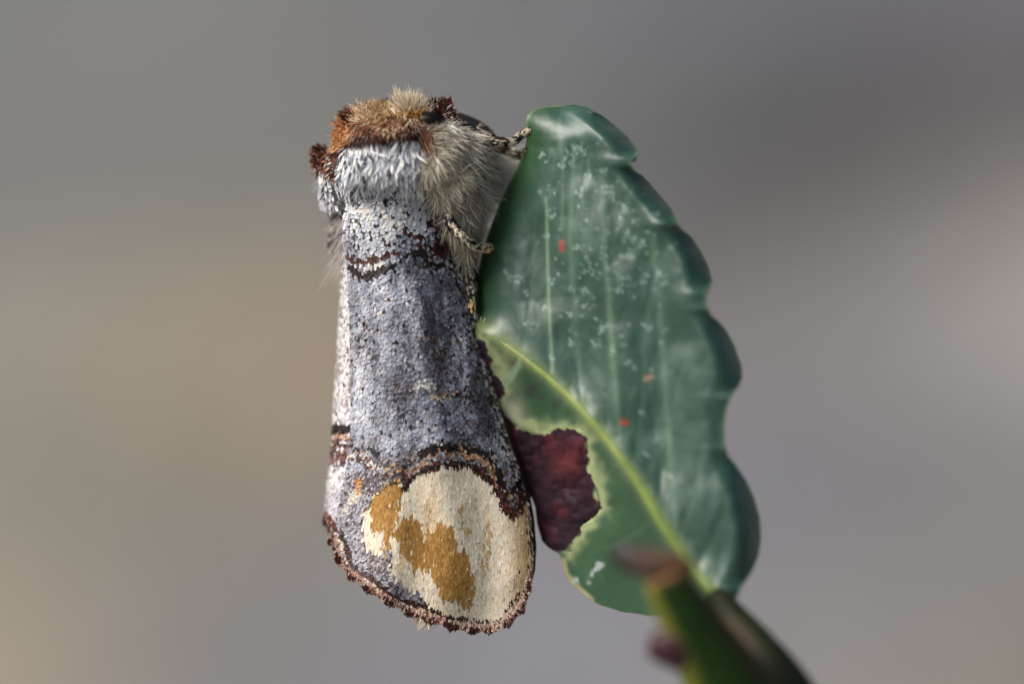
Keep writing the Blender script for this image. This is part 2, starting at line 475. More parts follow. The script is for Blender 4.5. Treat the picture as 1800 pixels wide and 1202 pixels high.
for x, y in c4((515, 220), (530, 228), (490, 225), (455, 262), (435, 305), (470, 295), (345, 265), (380, 415), (383, 440), (425, 410), (515, 430), (522, 455), (622, 328), (650, 450), (670, 460),
               (700, 510), (730, 520), (715, 495), (395, 520), (362, 625), (322, 660), (815, 655), (795, 660), (720, 620), (740, 640), (735, 700), (725, 720), (550, 735), (560, 770), (572, 790), (195, 805),
               (210, 800), (245, 830), (240, 815), (272, 885), (470, 860), (490, 880), (520, 900), (560, 900), (500, 920), (535, 925), (573, 960), (540, 880), (455, 990), (880, 790), (865, 800), (800, 820), (740, 840), (640, 1030),
               (600, 1100), (275, 1020), (310, 1020), (343, 945), (690, 820), (690, 870), (400, 815), (820, 1030), (890, 1060), (690, 600), (760, 560), (640, 420), (760, 730), (530, 685), (500, 675), (555, 360), (600, 205), (900, 830), (615, 690), (640, 760)):
    for q in range(_r.randint(3, 7)):
        SPECKS.append((x + _r.gauss(0, 4.5), y + _r.gauss(0, 5), _r.uniform(1.6, 4.2)))
for x, y in c5((715, 205), (530, 40), (520, 95), (690, 375), (705, 540), (780, 620), (340, 160), (610, 70), (420, 90), (575, 120), (640, 190), (760, 90), (420, 40)):
    for q in range(4):
        SPECKS.append((x + _r.gauss(0, 4), y + _r.gauss(0, 5), _r.uniform(2, 5)))
for k in range(110):
    SPECKS.append((_r.gauss(1090, 55), _r.gauss(440, 90), _r.uniform(1.2, 3.4)))

sprig = empty('leaf_sprig', tuple(P([(1330, 1215, -150)])[0]),
              label='green leathery leaf with a purple withered patch on its thick blurred stem', category='leaf')

def build_leaf():
    vs_ = np.arange(188, 1086.1, 2.6); nc = 190
    t = np.linspace(0, 1, nc)
    V = np.repeat(vs_, nc)
    uL = interp(L_LEFT, V); uR = interp(L_RIGHT, V)
    Uu = uL + (uR - uL) * np.tile(t, len(vs_))
    w = leaf_w(Uu, V)
    dp = inpoly(Uu, V, PURPLE)
    w = w + dp * ((fbm(Uu / 46, V / 34, 71) - .5) * 26 + np.abs(fbm(Uu / 24, V / 44, 72) - .5) * 16) * sstep(0, 20, Uu - uL)
    pts = np.stack([Uu, V, w], 1)
    # margin is slightly ragged
    o = obj('leaf', pts, grid_faces(len(vs_), nc), M_leaf, sprig, leaf_color(Uu, V))
    sm = o.modifiers.new('thickness', 'SOLIDIFY'); sm.thickness = 9 * U; sm.offset = 0
    o.data.materials.append(M_dry)
    fd = (dp & (side_mid(Uu, V)[0] < -6)).reshape(len(vs_), nc)[:-1, :-1].ravel()
    o.data.polygons.foreach_set('material_index', fd.astype(np.int32))
    # midrib: a raised rounded rib along the fold
    m2 = curve([(x, y, 0) for x, y in MID], 70)
    m2[:, 2] = leaf_w(m2[:, 0], m2[:, 1]) - 0.5
    rad = np.linspace(5.5, 13, 70)
    p, f = tube(m2, rad, 14, .62)
    t = np.repeat(np.linspace(0, 1, 70), 14); t = np.concatenate([t, [0, 1]])
    ca = lin((146, 156, 88)); cb = lin((88, 114, 50)); cw = lin((176, 176, 130))
    col = ca + (cb - ca) * t[:, None]
    col = col + (cw - col) * (sstep(.28, 0, t) * .8)[:, None]
    col *= (.85 + .3 * noise(p[:, 0] / 9, p[:, 1] / 30, 3))[:, None]
    obj('midrib', p, f, M_rib, o, col)
    for pts_, r0 in (([(905, 650), (920, 628), (933, 636)], 3.2), ([(965, 380), (966, 470), (968, 560), (973, 668)], 2.0), ([(893, 672), (903, 655), (918, 640)], 2.4)):
        q = curve([(x, y, 0) for x, y in pts_], 24)
        q[:, 2] = leaf_w(q[:, 0], q[:, 1]) - 3.2
        p, f = tube(q, np.linspace(r0 * .6, r0, 24), 8, .6)
        obj('vein', p, f, M_rib, o, np.tile(lin((110, 138, 105)), (len(p), 1)))
    # stray pale hairs standing on the margin
    b = Bag()
    hp = np.array(c4((75, 820), (85, 806), (48, 860), (45, 1010), (60, 1015), (72, 1018), (40, 1000)))
    h3 = np.stack([hp[:, 0], hp[:, 1], leaf_w(hp[:, 0], hp[:, 1]) - 5], 1)
    n = len(h3)
    b.add(*strands(h3, np.stack([rng.normal(.3, .4, n), -np.ones(n), -.4 * np.ones(n)], 1), np.tile([0, 0, -1.], (n, 1)), np.full(n, 12.), np.full(n, 1.8), np.tile(lin((215, 210, 190)), (n, 1)), np.tile(lin((215, 210, 190)), (n, 1)), np.zeros((n, 3))))
    b.build('margin_hairs', M_fur, o, kind='stuff')
    return o
leaf = build_leaf()

def build_stem():
    # main stem rising to a withered cut end in front of the leaf
    pth = curve([(1395, 1420, -290), (1340, 1300, -330), (1268, 1185, -380), (1217, 1098, -415), (1180, 1036, -435), (1166, 1006, -440)], 60)
    rad = np.interp(np.linspace(0, 1, 60), [0, .2, .4, .6, .8, .95, 1], [100, 84, 70, 52, 43, 38, 24])
    p, f = tube(pth, rad, 36, .75, jitter=.03)
    t = np.concatenate([np.repeat(np.linspace(0, 1, 60), 36), [0, 1]])
    th = np.concatenate([np.tile(np.arange(36) / 36, 60), [0, 0]])
    n = fbm(p[:, 0] / 40, p[:, 1] / 40, 91)
    g = lin((30, 54, 18)); y = lin((128, 128, 44)); br = lin((130, 92, 62)); dk = lin((52, 34, 30))
    col = np.tile(g, (len(p), 1)) * (.7 + .6 * n)[:, None]
    cx = np.concatenate([np.repeat(pth[:, 0], 36), [pth[0, 0], pth[-1, 0]]]); cy = np.concatenate([np.repeat(pth[:, 1], 36), [pth[0, 1], pth[-1, 1]]])
    rr = np.concatenate([np.repeat(rad, 36), [1, 1]])
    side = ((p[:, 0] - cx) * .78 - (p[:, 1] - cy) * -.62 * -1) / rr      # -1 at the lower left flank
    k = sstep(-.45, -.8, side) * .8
    col = col * (1 - k[:, None]) + y * k[:, None]  # yellow lit edge on the left flank, painted into the colour
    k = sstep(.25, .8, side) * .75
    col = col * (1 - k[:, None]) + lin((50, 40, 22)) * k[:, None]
    k = sstep(.86, .95, t)
    col = col * (1 - k[:, None]) + (br * (.6 + .8 * n[:, None])) * k[:, None]
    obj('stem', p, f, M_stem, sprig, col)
    # shrivelled dark stipule leaning left from the cut end
    q = curve([(1210, 1014, -436), (1194, 996, -444), (1152, 992, -446), (1118, 982, -440), (1094, 975, -432), (1072, 979, -426)], 24)
    p, f = tube(q, np.interp(np.linspace(0, 1, 24), [0, .4, .75, 1], [16, 30, 27, 10]), 18, .7, jitter=.35)
    t = np.concatenate([np.repeat(np.linspace(0, 1, 24), 18), [0, 1]])
    ca = lin((120, 82, 50)); cb = lin((82, 66, 56)); cd = lin((30, 26, 30))
    col = np.where((t < .5)[:, None], ca + (cb - ca) * (t / .5)[:, None], cb + (cd - cb) * np.clip((t - .5) / .25, 0, 1)[:, None])
    obj('withered_tip', p, f, M_bud, sprig, col)
    # petiole joining leaf base to the stem
    q = curve([(1258, 1046, -165), (1284, 1085, -215), (1328, 1140, -265), (1372, 1200, -290), (1430, 1300, -290)], 30)
    p, f = tube(q, np.interp(np.linspace(0, 1, 30), [0, .15, .5, 1], [19, 27, 40, 56]), 24, .8, jitter=.03)
    n = fbm(p[:, 0] / 30, p[:, 1] / 50, 93)
    col = lin((30, 34, 16)) * (.5 + .8 * n)[:, None]
    k = np.exp(-((p[:, 0] - 1276 - (p[:, 1] - 1095) * .8) / 20) ** 2) * sstep(1070, 1100, p[:, 1]) * sstep(1165, 1130, p[:, 1])
    col = col * (1 - k[:, None]) + lin((74, 48, 22)) * k[:, None]
    obj('petiole', p, f, M_stem, sprig, col)
    # axillary bud on the left flank
    q = curve([(1240, 1135, -400), (1190, 1136, -410), (1162, 1141, -412), (1140, 1150, -410)], 16)
    p, f = tube(q, np.array([np.interp(x, [0, .35, .7, .92, 1], [40, 42, 33, 17, 6]) for x in np.linspace(0, 1, 16)]), 18, .85, jitter=.1)
    n = fbm(p[:, 0] / 14, p[:, 1] / 14, 95)
    b = obj('bud', p, f, M_bud, sprig, lin((60, 26, 34)) * (.5 + n[:, None]))
    return b
build_stem()

# ------------------------------------------------------------------ moth: wings
moth = empty('moth', tuple(P([(835, 470, 50)])[0]),
             label='silver grey moth with buff wing tips clinging head up to the leaf edge', category='moth')

SEAM = [(330, 640), (360, 606), (400, 603), (440, 606), (470, 611), (520, 614), (600, 616), (700, 617), (750, 617), (790, 615), (830, 608), (870, 599), (905, 593), (940, 585), (1107, 556)]
WR = [(330, 748), (345, 755), (362, 765), (410, 786), (439, 794), (499, 815), (540, 826), (572, 836), (625, 853), (704, 873), (745, 885), (783, 897), (810, 906), (830, 912), (886, 927), (940, 934), (980, 935), (1010, 933), (1053, 922), (1075, 910), (1090, 896), (1100, 876), (1107, 850), (1110, 833)]
TERM = [(585, 940), (592, 966), (612, 1000), (633, 1018), (666, 1043), (700, 1061), (732, 1077), (766, 1087), (800, 1098), (833, 1103), (862, 1102), (890, 1092), (912, 1070), (926, 1040), (933, 1000)]
TERM_L = [(905, 570), (940, 585), (966, 592), (1000, 612), (1018, 633), (1043, 666), (1061, 700), (1077, 732), (1087, 766), (1098, 800), (1103, 833), (1110, 840)]
DL = [(330, 30), (450, 34), (700, 40), (900, 46), (1107, 40)]
DR = [(330, 40), (450, 58), (700, 72), (850, 60), (1000, 46), (1107, 36)]

def wing_a(u, v):
    c = smooth(SEAM, v); r = np.maximum(interp(WR, np.minimum(v, 980)), c + 50)
    return (u - c) / (r - c)

def wing_w(u, v):
    a = wing_a(u, v)
    w = interp(DR, v) * np.clip((a - .42) / .58, 0, 1.2) ** 2.1 + interp(DL, v) * np.clip((.42 - a) / .42, 0, 1.3) ** 2
    w = w + np.clip(352 - v, 0, 80) * .7 + 4
    # soft folds along the veins, stronger towards the tip
    tip = sstep(760, 960, v)
    w = w + (2.0 + 3.5 * tip) * np.sin(a * 19 + 0.6 * np.sin(v / 90)) * sstep(430, 560, v)
    w = w + 3.0 * np.sin(a * 9 + 1.3) * sstep(400, 600, v)
    w = w + (fbm(u / 40, v / 70, 13) - .5) * 5
    w = w + tip * 14 * sstep(1000, 1100, v)
    return w

def wpos(u, v):
    return np.stack([u, v, wing_w(u, v)], 1)

def wframe(u, v):
    e = 2.0
    a = wing_a(u, v)
    c0, r0 = smooth(SEAM, v - e), interp(WR, np.minimum(v - e, 980)); c1_, r1 = smooth(SEAM, v + e), interp(WR, np.minimum(v + e, 980))
    d = norm(wpos(c1_ + (np.maximum(r1, c1_ + 50) - c1_) * a, v + e) - wpos(c0 + (np.maximum(r0, c0 + 50) - c0) * a, v - e))
    x = norm(wpos(u + e, v) - wpos(u - e, v))
    n = norm(np.cross(x, d))
    n = np.where(n[:, 2:3] > 0, -n, n)
    return d, n

ARC_OUT = c3((395, 285), (440, 270), (500, 290), (545, 262), (600, 222), (650, 200), (700, 188), (800, 182), (880, 198), (935, 228), (975, 280), (1010, 345), (1050, 420), (1078, 440), (1105, 405), (1112, 360))
ARC_IN = c3((512, 398), (540, 362), (580, 330), (640, 293), (740, 268), (830, 273), (915, 312), (975, 368), (1015, 440), (1050, 510), (1085, 550), (1115, 520), (1128, 450))
CREAM = c3((512, 400), (540, 365), (580, 332), (640, 296), (740, 272), (830, 276), (915, 315), (975, 370), (1015, 445), (1050, 515), (1085, 555), (1120, 525), (1150, 480), (1260, 600), (1300, 1200), (700, 1200),
           (600, 960), (520, 930), (440, 850), (440, 760), (310, 730), (300, 640), (290, 560), (320, 520), (340, 460), (430, 380), (505, 365))
OCHRE = [c3((318, 500), (350, 450), (385, 415), (430, 372), (505, 368), (508, 440), (480, 520), (465, 600), (445, 660), (425, 715), (405, 740), (402, 660), (385, 630), (345, 640), (330, 570)),
         c3((450, 655), (485, 595), (545, 560), (592, 572), (604, 640), (612, 700), (585, 770), (572, 845), (530, 780), (505, 730), (480, 675)),
         c3((600, 720), (635, 650), (690, 605), (745, 588), (772, 612), (782, 700), (800, 738), (835, 722), (862, 780), (872, 880), (880, 1000), (875, 1050), (800, 1040), (785, 1000), (722, 1015), (690, 930), (650, 850), (615, 825), (578, 845), (572, 790))]
GREYTIP = c3((60, 560), (140, 430), (190, 330), (230, 300), (330, 300), (400, 300), (400, 380), (340, 455), (300, 520), (285, 560), (305, 640), (298, 720), (400, 715), (440, 770), (445, 840), (560, 950), (660, 1010), (400, 960), (200, 800))
CRELEFT = c3((195, 530), (225, 440), (265, 395), (290, 400), (285, 440), (240, 490), (215, 540))

def wing_color(u, v):
    n = len(u)
    a = wing_a(u, v)
    r = rng.random(n); r2 = rng.random(n)
    ju = u + rng.normal(0, 2.0, n) + (noise(u / 8, v / 8, 51) - .5) * 7; jv = v + rng.normal(0, 2.0, n) + (noise(u / 8, v / 8, 52) - .5) * 7
    big = fbm(u / 34, v / 110, 101); med = fbm(u / 14, v / 26, 103)
    # ground colour: silver scales, whiter towards thorax and inner margin
    val = 0.41 - 0.13 * sstep(.25, 1.0, a) + .14 * sstep(.16, 0, a) + .38 * sstep(450, 390, v) + (big - .5) * .62 + (med - .5) * .5 + (noise(a * 16, v / 240, 55) - .5) * .2
    val += .12 * np.exp(-((v - 500) / 40) ** 2) * (a < .5) + .10 * np.exp(-((v - 740) / 40) ** 2) * sstep(.7, .3, a)
    val += rng.normal(0, .075, n) + (noise(u / 5, v / 9, 58) - .5) * .22
    val = np.clip(val, 0.05, 1)
    stops = np.array([0, .25, .45, .65, .85, 1.0])
    tab = np.array([lin(q) for q in ((58, 55, 61), (102, 101, 112), (143, 145, 158), (180, 183, 196), (214, 215, 220), (236, 236, 234))])
    c = np.stack([np.interp(val, stops, tab[:, k]) for k in range(3)], 1)
    warm = np.array([1.10, 1.0, .88])
    c = np.where((r2 < .22)[:, None], c * warm, c)
    # scattered dark and brown scales
    pd = 0.03 + .09 * ((v > 385) & (v < 450)) + .03 * (v <= 385) + .10 * sstep(.6, 1, a) + .08 * (med < .35)
    c = np.where((r < pd)[:, None], palette(n, [((52, 46, 50), 3), ((74, 50, 44), 2), ((28, 24, 26), 2)]), c)
    def put(mask, pal, prob=1.0):
        nonlocal c
        m = mask & (rng.random(n) < prob)
        if m.any(): c[m] = palette(int(m.sum()), pal)
    DARK = [((22, 15, 15), 4), ((36, 22, 20), 2), ((58, 34, 28), 1)]
    RED = [((70, 32, 25), 4), ((92, 46, 34), 2), ((48, 22, 19), 2)]
    TAN = [((164, 124, 92), 3), ((186, 150, 118), 2), ((126, 88, 64), 1)]
    WHITE = [((214, 212, 208), 3), ((196, 192, 190), 2)]
    D = lambda pts: dline(ju, jv, pts)[0]
    # small thorax-edge marks and brown clouds near the base
    put(D(c1((600, 640), (670, 632), (740, 625), (755, 660))) < 6, DARK, .85)
    put(D(c1((520, 715), (585, 700))) < 4, DARK, .7)
    put(D(c1((640, 880), (700, 905), (750, 955), (800, 985), (870, 960))) < 9, RED, .6)
    put(D(c1((840, 930), (860, 1000))) < 9, RED, .7)
    put(inpoly(ju, jv, c1((740, 760), (830, 780), (880, 900), (900, 1040), (850, 1040), (800, 880))), RED + DARK, .34)
    # first cross line
    put(D(c1((330, 1030), (400, 1075), (470, 1045), (570, 1000))) < 7, RED, .8)
    put(D(c1((350, 1060), (420, 1090), (480, 1075), (580, 1040))) < 3.5, WHITE, .9)
    put(D(c1((335, 1095), (370, 1135), (430, 1135), (490, 1112), (570, 1085))) < 6.5, DARK, .97)
    put(D(c1((610, 1022), (660, 1005), (720, 1000), (755, 1035), (775, 1072), (830, 1080), (880, 1060))) < 5.5, DARK, .9)
    put(D(c1((700, 950), (760, 1000), (850, 1030))) < 4.5, RED, .6)
    put(D(c1((900, 1060), (960, 1190))) < 6, DARK + WHITE, .5)
    # disc mark and smudges
    put(((ju - 746) / 20) ** 2 + ((jv - 674) / 11) ** 2 < 1, [((205, 200, 186), 3), ((188, 186, 180), 2)], .85)
    put(D(c2((680, 860), (740, 875), (820, 855))) < 4.5, [((196, 182, 156), 3), ((178, 170, 156), 2)], .8)
    put(D(c2((690, 850), (850, 835))) < 3, TAN + RED, .5)
    put(D(c2((655, 520), (700, 545), (720, 640), (745, 730))) < 8, RED + TAN, .30)
    put(inpoly(u + rng.normal(0, 16, n), v + rng.normal(0, 20, n), c2((640, 440), (820, 430), (960, 800), (940, 1000), (760, 760))), [((70, 60, 60), 2), ((96, 82, 78), 2)], .28)
    put(D(c2((300, 575), (345, 490), (300, 420))) < 4, RED + DARK, .4)
    # costal edge: mixed dark and pale scales
    put(a > .955, [((40, 34, 34), 3), ((190, 182, 174), 2), ((120, 100, 84), 1)], .75)
    # outer cross line
    band = inpoly(ju, jv, c3((390, 240), (520, 230), (600, 180), (720, 150), (860, 160), (960, 205), (1050, 300), (1130, 440), (1120, 540), (1080, 560), (980, 380), (830, 280), (700, 290), (560, 350), (510, 400), (330, 440), (350, 330)))
    put(band, [((120, 112, 112), 3), ((92, 78, 74), 2), ((150, 140, 134), 2), ((66, 48, 42), 1)], .6)
    put(D(ARC_OUT[4:]) < 6.2, DARK, .95)
    put(D(ARC_OUT[:5]) < 4, DARK, .55)
    put(D([(x + .5, y + 10) for x, y in ARC_OUT[5:11]]) < 4.2, TAN, .85)
    put(D([(x - 4, y + 9) for x, y in ARC_OUT[9:15]]) < 3.5, TAN, .7)
    put(D(c3((400, 320), (450, 290), (500, 300), (535, 330), (580, 290), (640, 250))) < 4, TAN, .75)
    put(D(c3((400, 350), (450, 318), (510, 325), (520, 380))) < 5, RED, .8)
    put(D(c3((330, 300), (360, 360), (420, 370), (480, 365))) < 6, RED + DARK, .6)
    # small rings by the inner margin
    put(D(c3((235, 215), (270, 188), (340, 190), (365, 220))) < 4, DARK, .75)
    put(D(c3((228, 235), (280, 208), (325, 225), (355, 290))) < 4, TAN + WHITE, .85)
    put(D(c3((228, 255), (270, 240), (312, 258), (335, 300))) < 5, RED, .8)
    put(D(c3((225, 330), (300, 345), (345, 330))) < 9, [((70, 58, 60), 2), ((60, 40, 36), 2)], .6)
    # lavender tip patch
    g = inpoly(ju, jv, GREYTIP)
    put(g, [((150, 146, 156), 4), ((172, 166, 172), 3), ((112, 104, 112), 2), ((62, 50, 52), 1.2)], .95)
    put(inpoly(ju, jv, c3((250, 330), (390, 320), (400, 380), (330, 460), (300, 430))), [((58, 38, 36), 2), ((84, 70, 70), 3), ((120, 112, 118), 1)], .7)
    put(inpoly(ju, jv, CRELEFT), [((214, 206, 190), 3), ((196, 184, 164), 1)], .9)
    put(D(c3((275, 375), (285, 410))) < 6, [((186, 126, 66), 3)], .8)
    # cream tip with ochre tongues
    cr = inpoly(ju, jv, CREAM)
    n2 = int(cr.sum())
    if n2:
        warmth = sstep(880, 930, u[cr]) * .95 + .45 * sstep(.62, .8, fbm(a[cr] * 14, v[cr] / 130, 121))
        base = palette(n2, [((238, 223, 198), 4), ((231, 215, 188), 3), ((241, 230, 210), 2)], flat=True)
        bf = lin((218, 180, 122))
        c[cr] = base * (1 - warmth[:, None]) + bf * warmth[:, None] * (.85 + .3 * rng.random((n2, 1)))
    for q in (c3((640, 500), (650, 540), (640, 580)), c3((815, 520), (822, 570), (850, 650)), c3((955, 600), (960, 700), (945, 800), (935, 860))):
        put(D(q) < 6, [((196, 160, 104), 3), ((212, 184, 134), 2)], .55)
    ju2 = u + rng.normal(0, 1, n) * np.where(rng.random(n) < .12, 6, 1.6) + (noise(u / 9, v / 9, 7) - .5) * 8; jv2 = v + rng.normal(0, 2.2, n) + (noise(u / 4, v / 16, 8) - .5) * 22
    for q in OCHRE:
        m = inpoly(ju2, jv2, q)
        put(m, [((176, 130, 64), 4), ((160, 114, 54), 3), ((188, 144, 80), 2), ((190, 152, 96), .4)], .985)
    # dark red line round the cream patch
    put(D(ARC_IN) < 7.2 + 1.5 * np.sin(u / 7), RED + DARK[:1], .97)
    put(D(ARC_IN[9:12]) < 9, RED, .9)
    # small grey clump in the ochre fork
    put(inpoly(ju, jv, c3((325, 730), (400, 745), (425, 720), (450, 780), (435, 840), (340, 850))), [((128, 118, 122), 3), ((90, 72, 72), 2), ((160, 146, 144), 2)], .85)
    # terminal line
    d, arc = dline(u, v, TERM)
    zig = 15 + 4 * np.sin(arc / 15.0) + rng.normal(0, 1.2, n)
    put((np.abs(d - zig) < 5.0) & (u < 800), DARK + RED, .95)
    put((np.abs(d - zig + 1) < 2.6) & (u >= 800) & (u < 915), DARK + RED, .75)
    put((d < zig - 4) & (d > 7) & (u < 915), [((206, 176, 156), 3), ((222, 200, 180), 2), ((120, 70, 54), 1)], .9)
    put((d <= 7) & (u < 915), RED + [((176, 130, 108), 2)], .9)
    put((u > interp(WR, v) - 7) & (v > 900), [((226, 206, 170), 3), ((88, 50, 36), 1.6)], .8)
    return c

def build_wing():
    # membrane: dark colour stands in for shade in the gaps between grey scales
    vs_ = np.arange(330, 1103, 4.0); nc = 70
    t = np.linspace(0, 1, nc)
    V = np.repeat(vs_, nc)
    uL = np.where(V < 940, smooth(SEAM, V), interp(TERM_L, V)); uR = interp(WR, V)
    Uu = uL + (uR - uL) * np.tile(t, len(vs_))
    pts = np.stack([Uu, V, wing_w(Uu, V) + 2.0], 1)
    o = obj('forewing', pts, grid_faces(len(vs_), nc), M_membrane, moth, np.where(inpoly(Uu, V, CREAM)[:, None], lin((176, 160, 128)), lin((46, 42, 44))), label='right forewing with cream tip and ochre tongues facing the viewer')
    sm = o.modifiers.new('thickness', 'SOLIDIFY'); sm.thickness = 3 * U; sm.offset = 1 if False else 0
    # scales row by row
    us = []; vs2 = []
    row = 0
    vrow = list(np.arange(334, 800, 3.8)) + list(np.arange(800, 1102, 3.1))
    for v in vrow:
        l = float(np.where(v < 940, smooth(SEAM, np.array([v]))[0], interp(TERM_L, v))); r = float(interp(WR, v))
        uu = np.linspace(l + 1, r - 1, 160)
        ww = wing_w(uu, np.full(160, v))
        ds = np.concatenate([[0], np.cumsum(np.hypot(np.diff(uu), np.diff(ww)))])
        sp = 5.3 if v < 800 else 3.9
        k = np.arange((row % 2) * sp / 2 + rng.random() * 2, ds[-1], sp)
        x = np.interp(k, ds, uu)
        us.append(x); vs2.append(np.full(len(x), v)); row += 1
    u = np.concatenate(us); v = np.concatenate(vs2)
    n = len(u)
    u = u + rng.normal(0, .7, n); v = v + rng.normal(0, .9, n)
    d, nr = wframe(u, v)
    col = wing_color(u, v)
    cream = inpoly(u, v, CREAM)
    x = np.cross(d, nr)
    d = d + x * (rng.normal(0, .10, n) + (noise(u / 30, v / 30, 17) - .5) * .25)[:, None]
    ln = np.where(cream, 8.0, np.where(v > 800, 7.6, 8.8)) * (.85 + .3 * rng.random(n)); wd = np.where(cream, 4.2, np.where(v > 800, 4.9, 5.9)) * (.85 + .3 * rng.random(n))
    tilt = np.where(cream, .7, 2.2) + rng.normal(0, 1, n) * np.where(cream, .2, .55)
    p, f, own = scales(wpos(u, v) + nr * .6, d, nr, ln, wd, tilt, rng.normal(0, .10, n))
    obj('wing_scales', p, f, M_scale, o, col[own], smoothf=False, kind='stuff')
    # fringe round the outer margin
    tp = curve([(x, y, 0) for x, y in TERM], 900)[:, :2]
    k = rng.integers(0, 900, 3800)
    tang = norm(np.gradient(tp, axis=0))[k]
    out = np.stack([-tang[:, 1], tang[:, 0]], 1)
    q = tp[k]
    flip = np.sum(out * (q - np.array([780, 900])), 1) < 0
    out[flip] *= -1
    n = len(k)
    outer = rng.random(n) < .62
    inset = np.where(outer, rng.uniform(0, 3, n), rng.uniform(4, 8, n))
    q = q - out * inset[:, None]
    arc = k / 900.0
    lump = np.sin(arc * 2 * np.pi * 13) * .5 + .5
    root = np.stack([q[:, 0], q[:, 1], wing_w(q[:, 0], q[:, 1]) + rng.uniform(-2, 2, n)], 1)
    dd = np.stack([out[:, 0] * .75 - .05, out[:, 1] * .75 + .35, rng.normal(0.05, .16, n)], 1)
    endk = np.clip((1 - arc) / .12, 0, 1)
    ln = (np.where(outer, 6 + 6 * lump, 6.5) + rng.normal(0, 1.3, n)) * (.35 + .65 * endk)
    dark = rng.random(n) < np.where(outer, .45 + .5 * lump, .12)
    c0 = palette(n, [((230, 204, 188), 3), ((208, 170, 150), 2), ((80, 36, 28), 1)])
    c0 = np.where((outer & dark)[:, None], palette(n, [((82, 34, 26), 2), ((54, 22, 18), 2), ((150, 100, 84), 1)]), c0)
    ct = np.where(dark[:, None], palette(n, [((48, 16, 12), 3), ((72, 30, 22), 2)]), palette(n, [((218, 184, 162), 2), ((170, 120, 100), 1)]))
    b = Bag()
    b.add(*strands(root, dd, np.tile([0, 0, -1.], (n, 1)), ln, np.full(n, 3.0), c0, ct, rng.normal(0, .08, (n, 3)), taper=.35))
    # pale hair tuft of the far wing showing below the edge
    n = 90
    root = np.stack([rng.uniform(728, 762, n), rng.uniform(1066, 1082, n), rng.uniform(22, 40, n)], 1)
    b.add(*strands(root, np.stack([rng.normal(.05, .2, n), np.ones(n), rng.normal(0, .15, n)], 1), np.tile([0, 0, -1.], (n, 1)), rng.uniform(18, 30, n) * np.interp(root[:, 0], [728, 748, 762], [.7, 1, .8]), np.full(n, 3.2),
                   palette(n, [((224, 206, 186), 1)]), palette(n, [((228, 214, 196), 1)]), rng.normal(0, .1, (n, 3))))
    # short fringe on the leading edge
    n = 700
    v = rng.uniform(400, 1040, n); u = interp(WR, v) - rng.uniform(0, 4, n)
    root = np.stack([u, v, wing_w(u, v)], 1)
    col = np.where((rng.random(n) < .5)[:, None], palette(n, [((44, 34, 32), 1)]), palette(n, [((186, 172, 156), 1)]))
    b.add(*strands(root, np.stack([np.full(n, .35), np.ones(n), np.full(n, .25)], 1), np.tile([0, 0, -1.], (n, 1)), rng.uniform(7, 12, n), np.full(n, 3.5), col, col, rng.normal(0, .08, (n, 3))))
    b.build('fringe', M_fur, o, kind='stuff')
    return o
wing = build_wing()

LEFTE = [(380, 596), (440, 600), (490, 601), (560, 597), (620, 594), (720, 587), (790, 583), (850, 577), (890, 573), (905, 571), (940, 574)]
def lw_pos(ph, v):
    """far forewing rolled over the back: ph 0.5 (under the seam) .. 2.4 (far side)"""
    c = smooth(SEAM, v) + 5; l = smooth(LEFTE, v)
    s0 = math.sin(.5)
    u = c - (c - l) * (np.sin(ph) - s0) / (1 - s0)
    u = np.where(ph > 1.5708, l + (np.sin(1.5708) - np.sin(ph)) * 130, u)
    w = wing_w(smooth(SEAM, v), v) + 3 + 84 * (math.cos(.5) - np.cos(ph)) + (fbm(ph * 4, v / 40, 33) - .5) * 3
    return np.stack([u, v, w], 1)

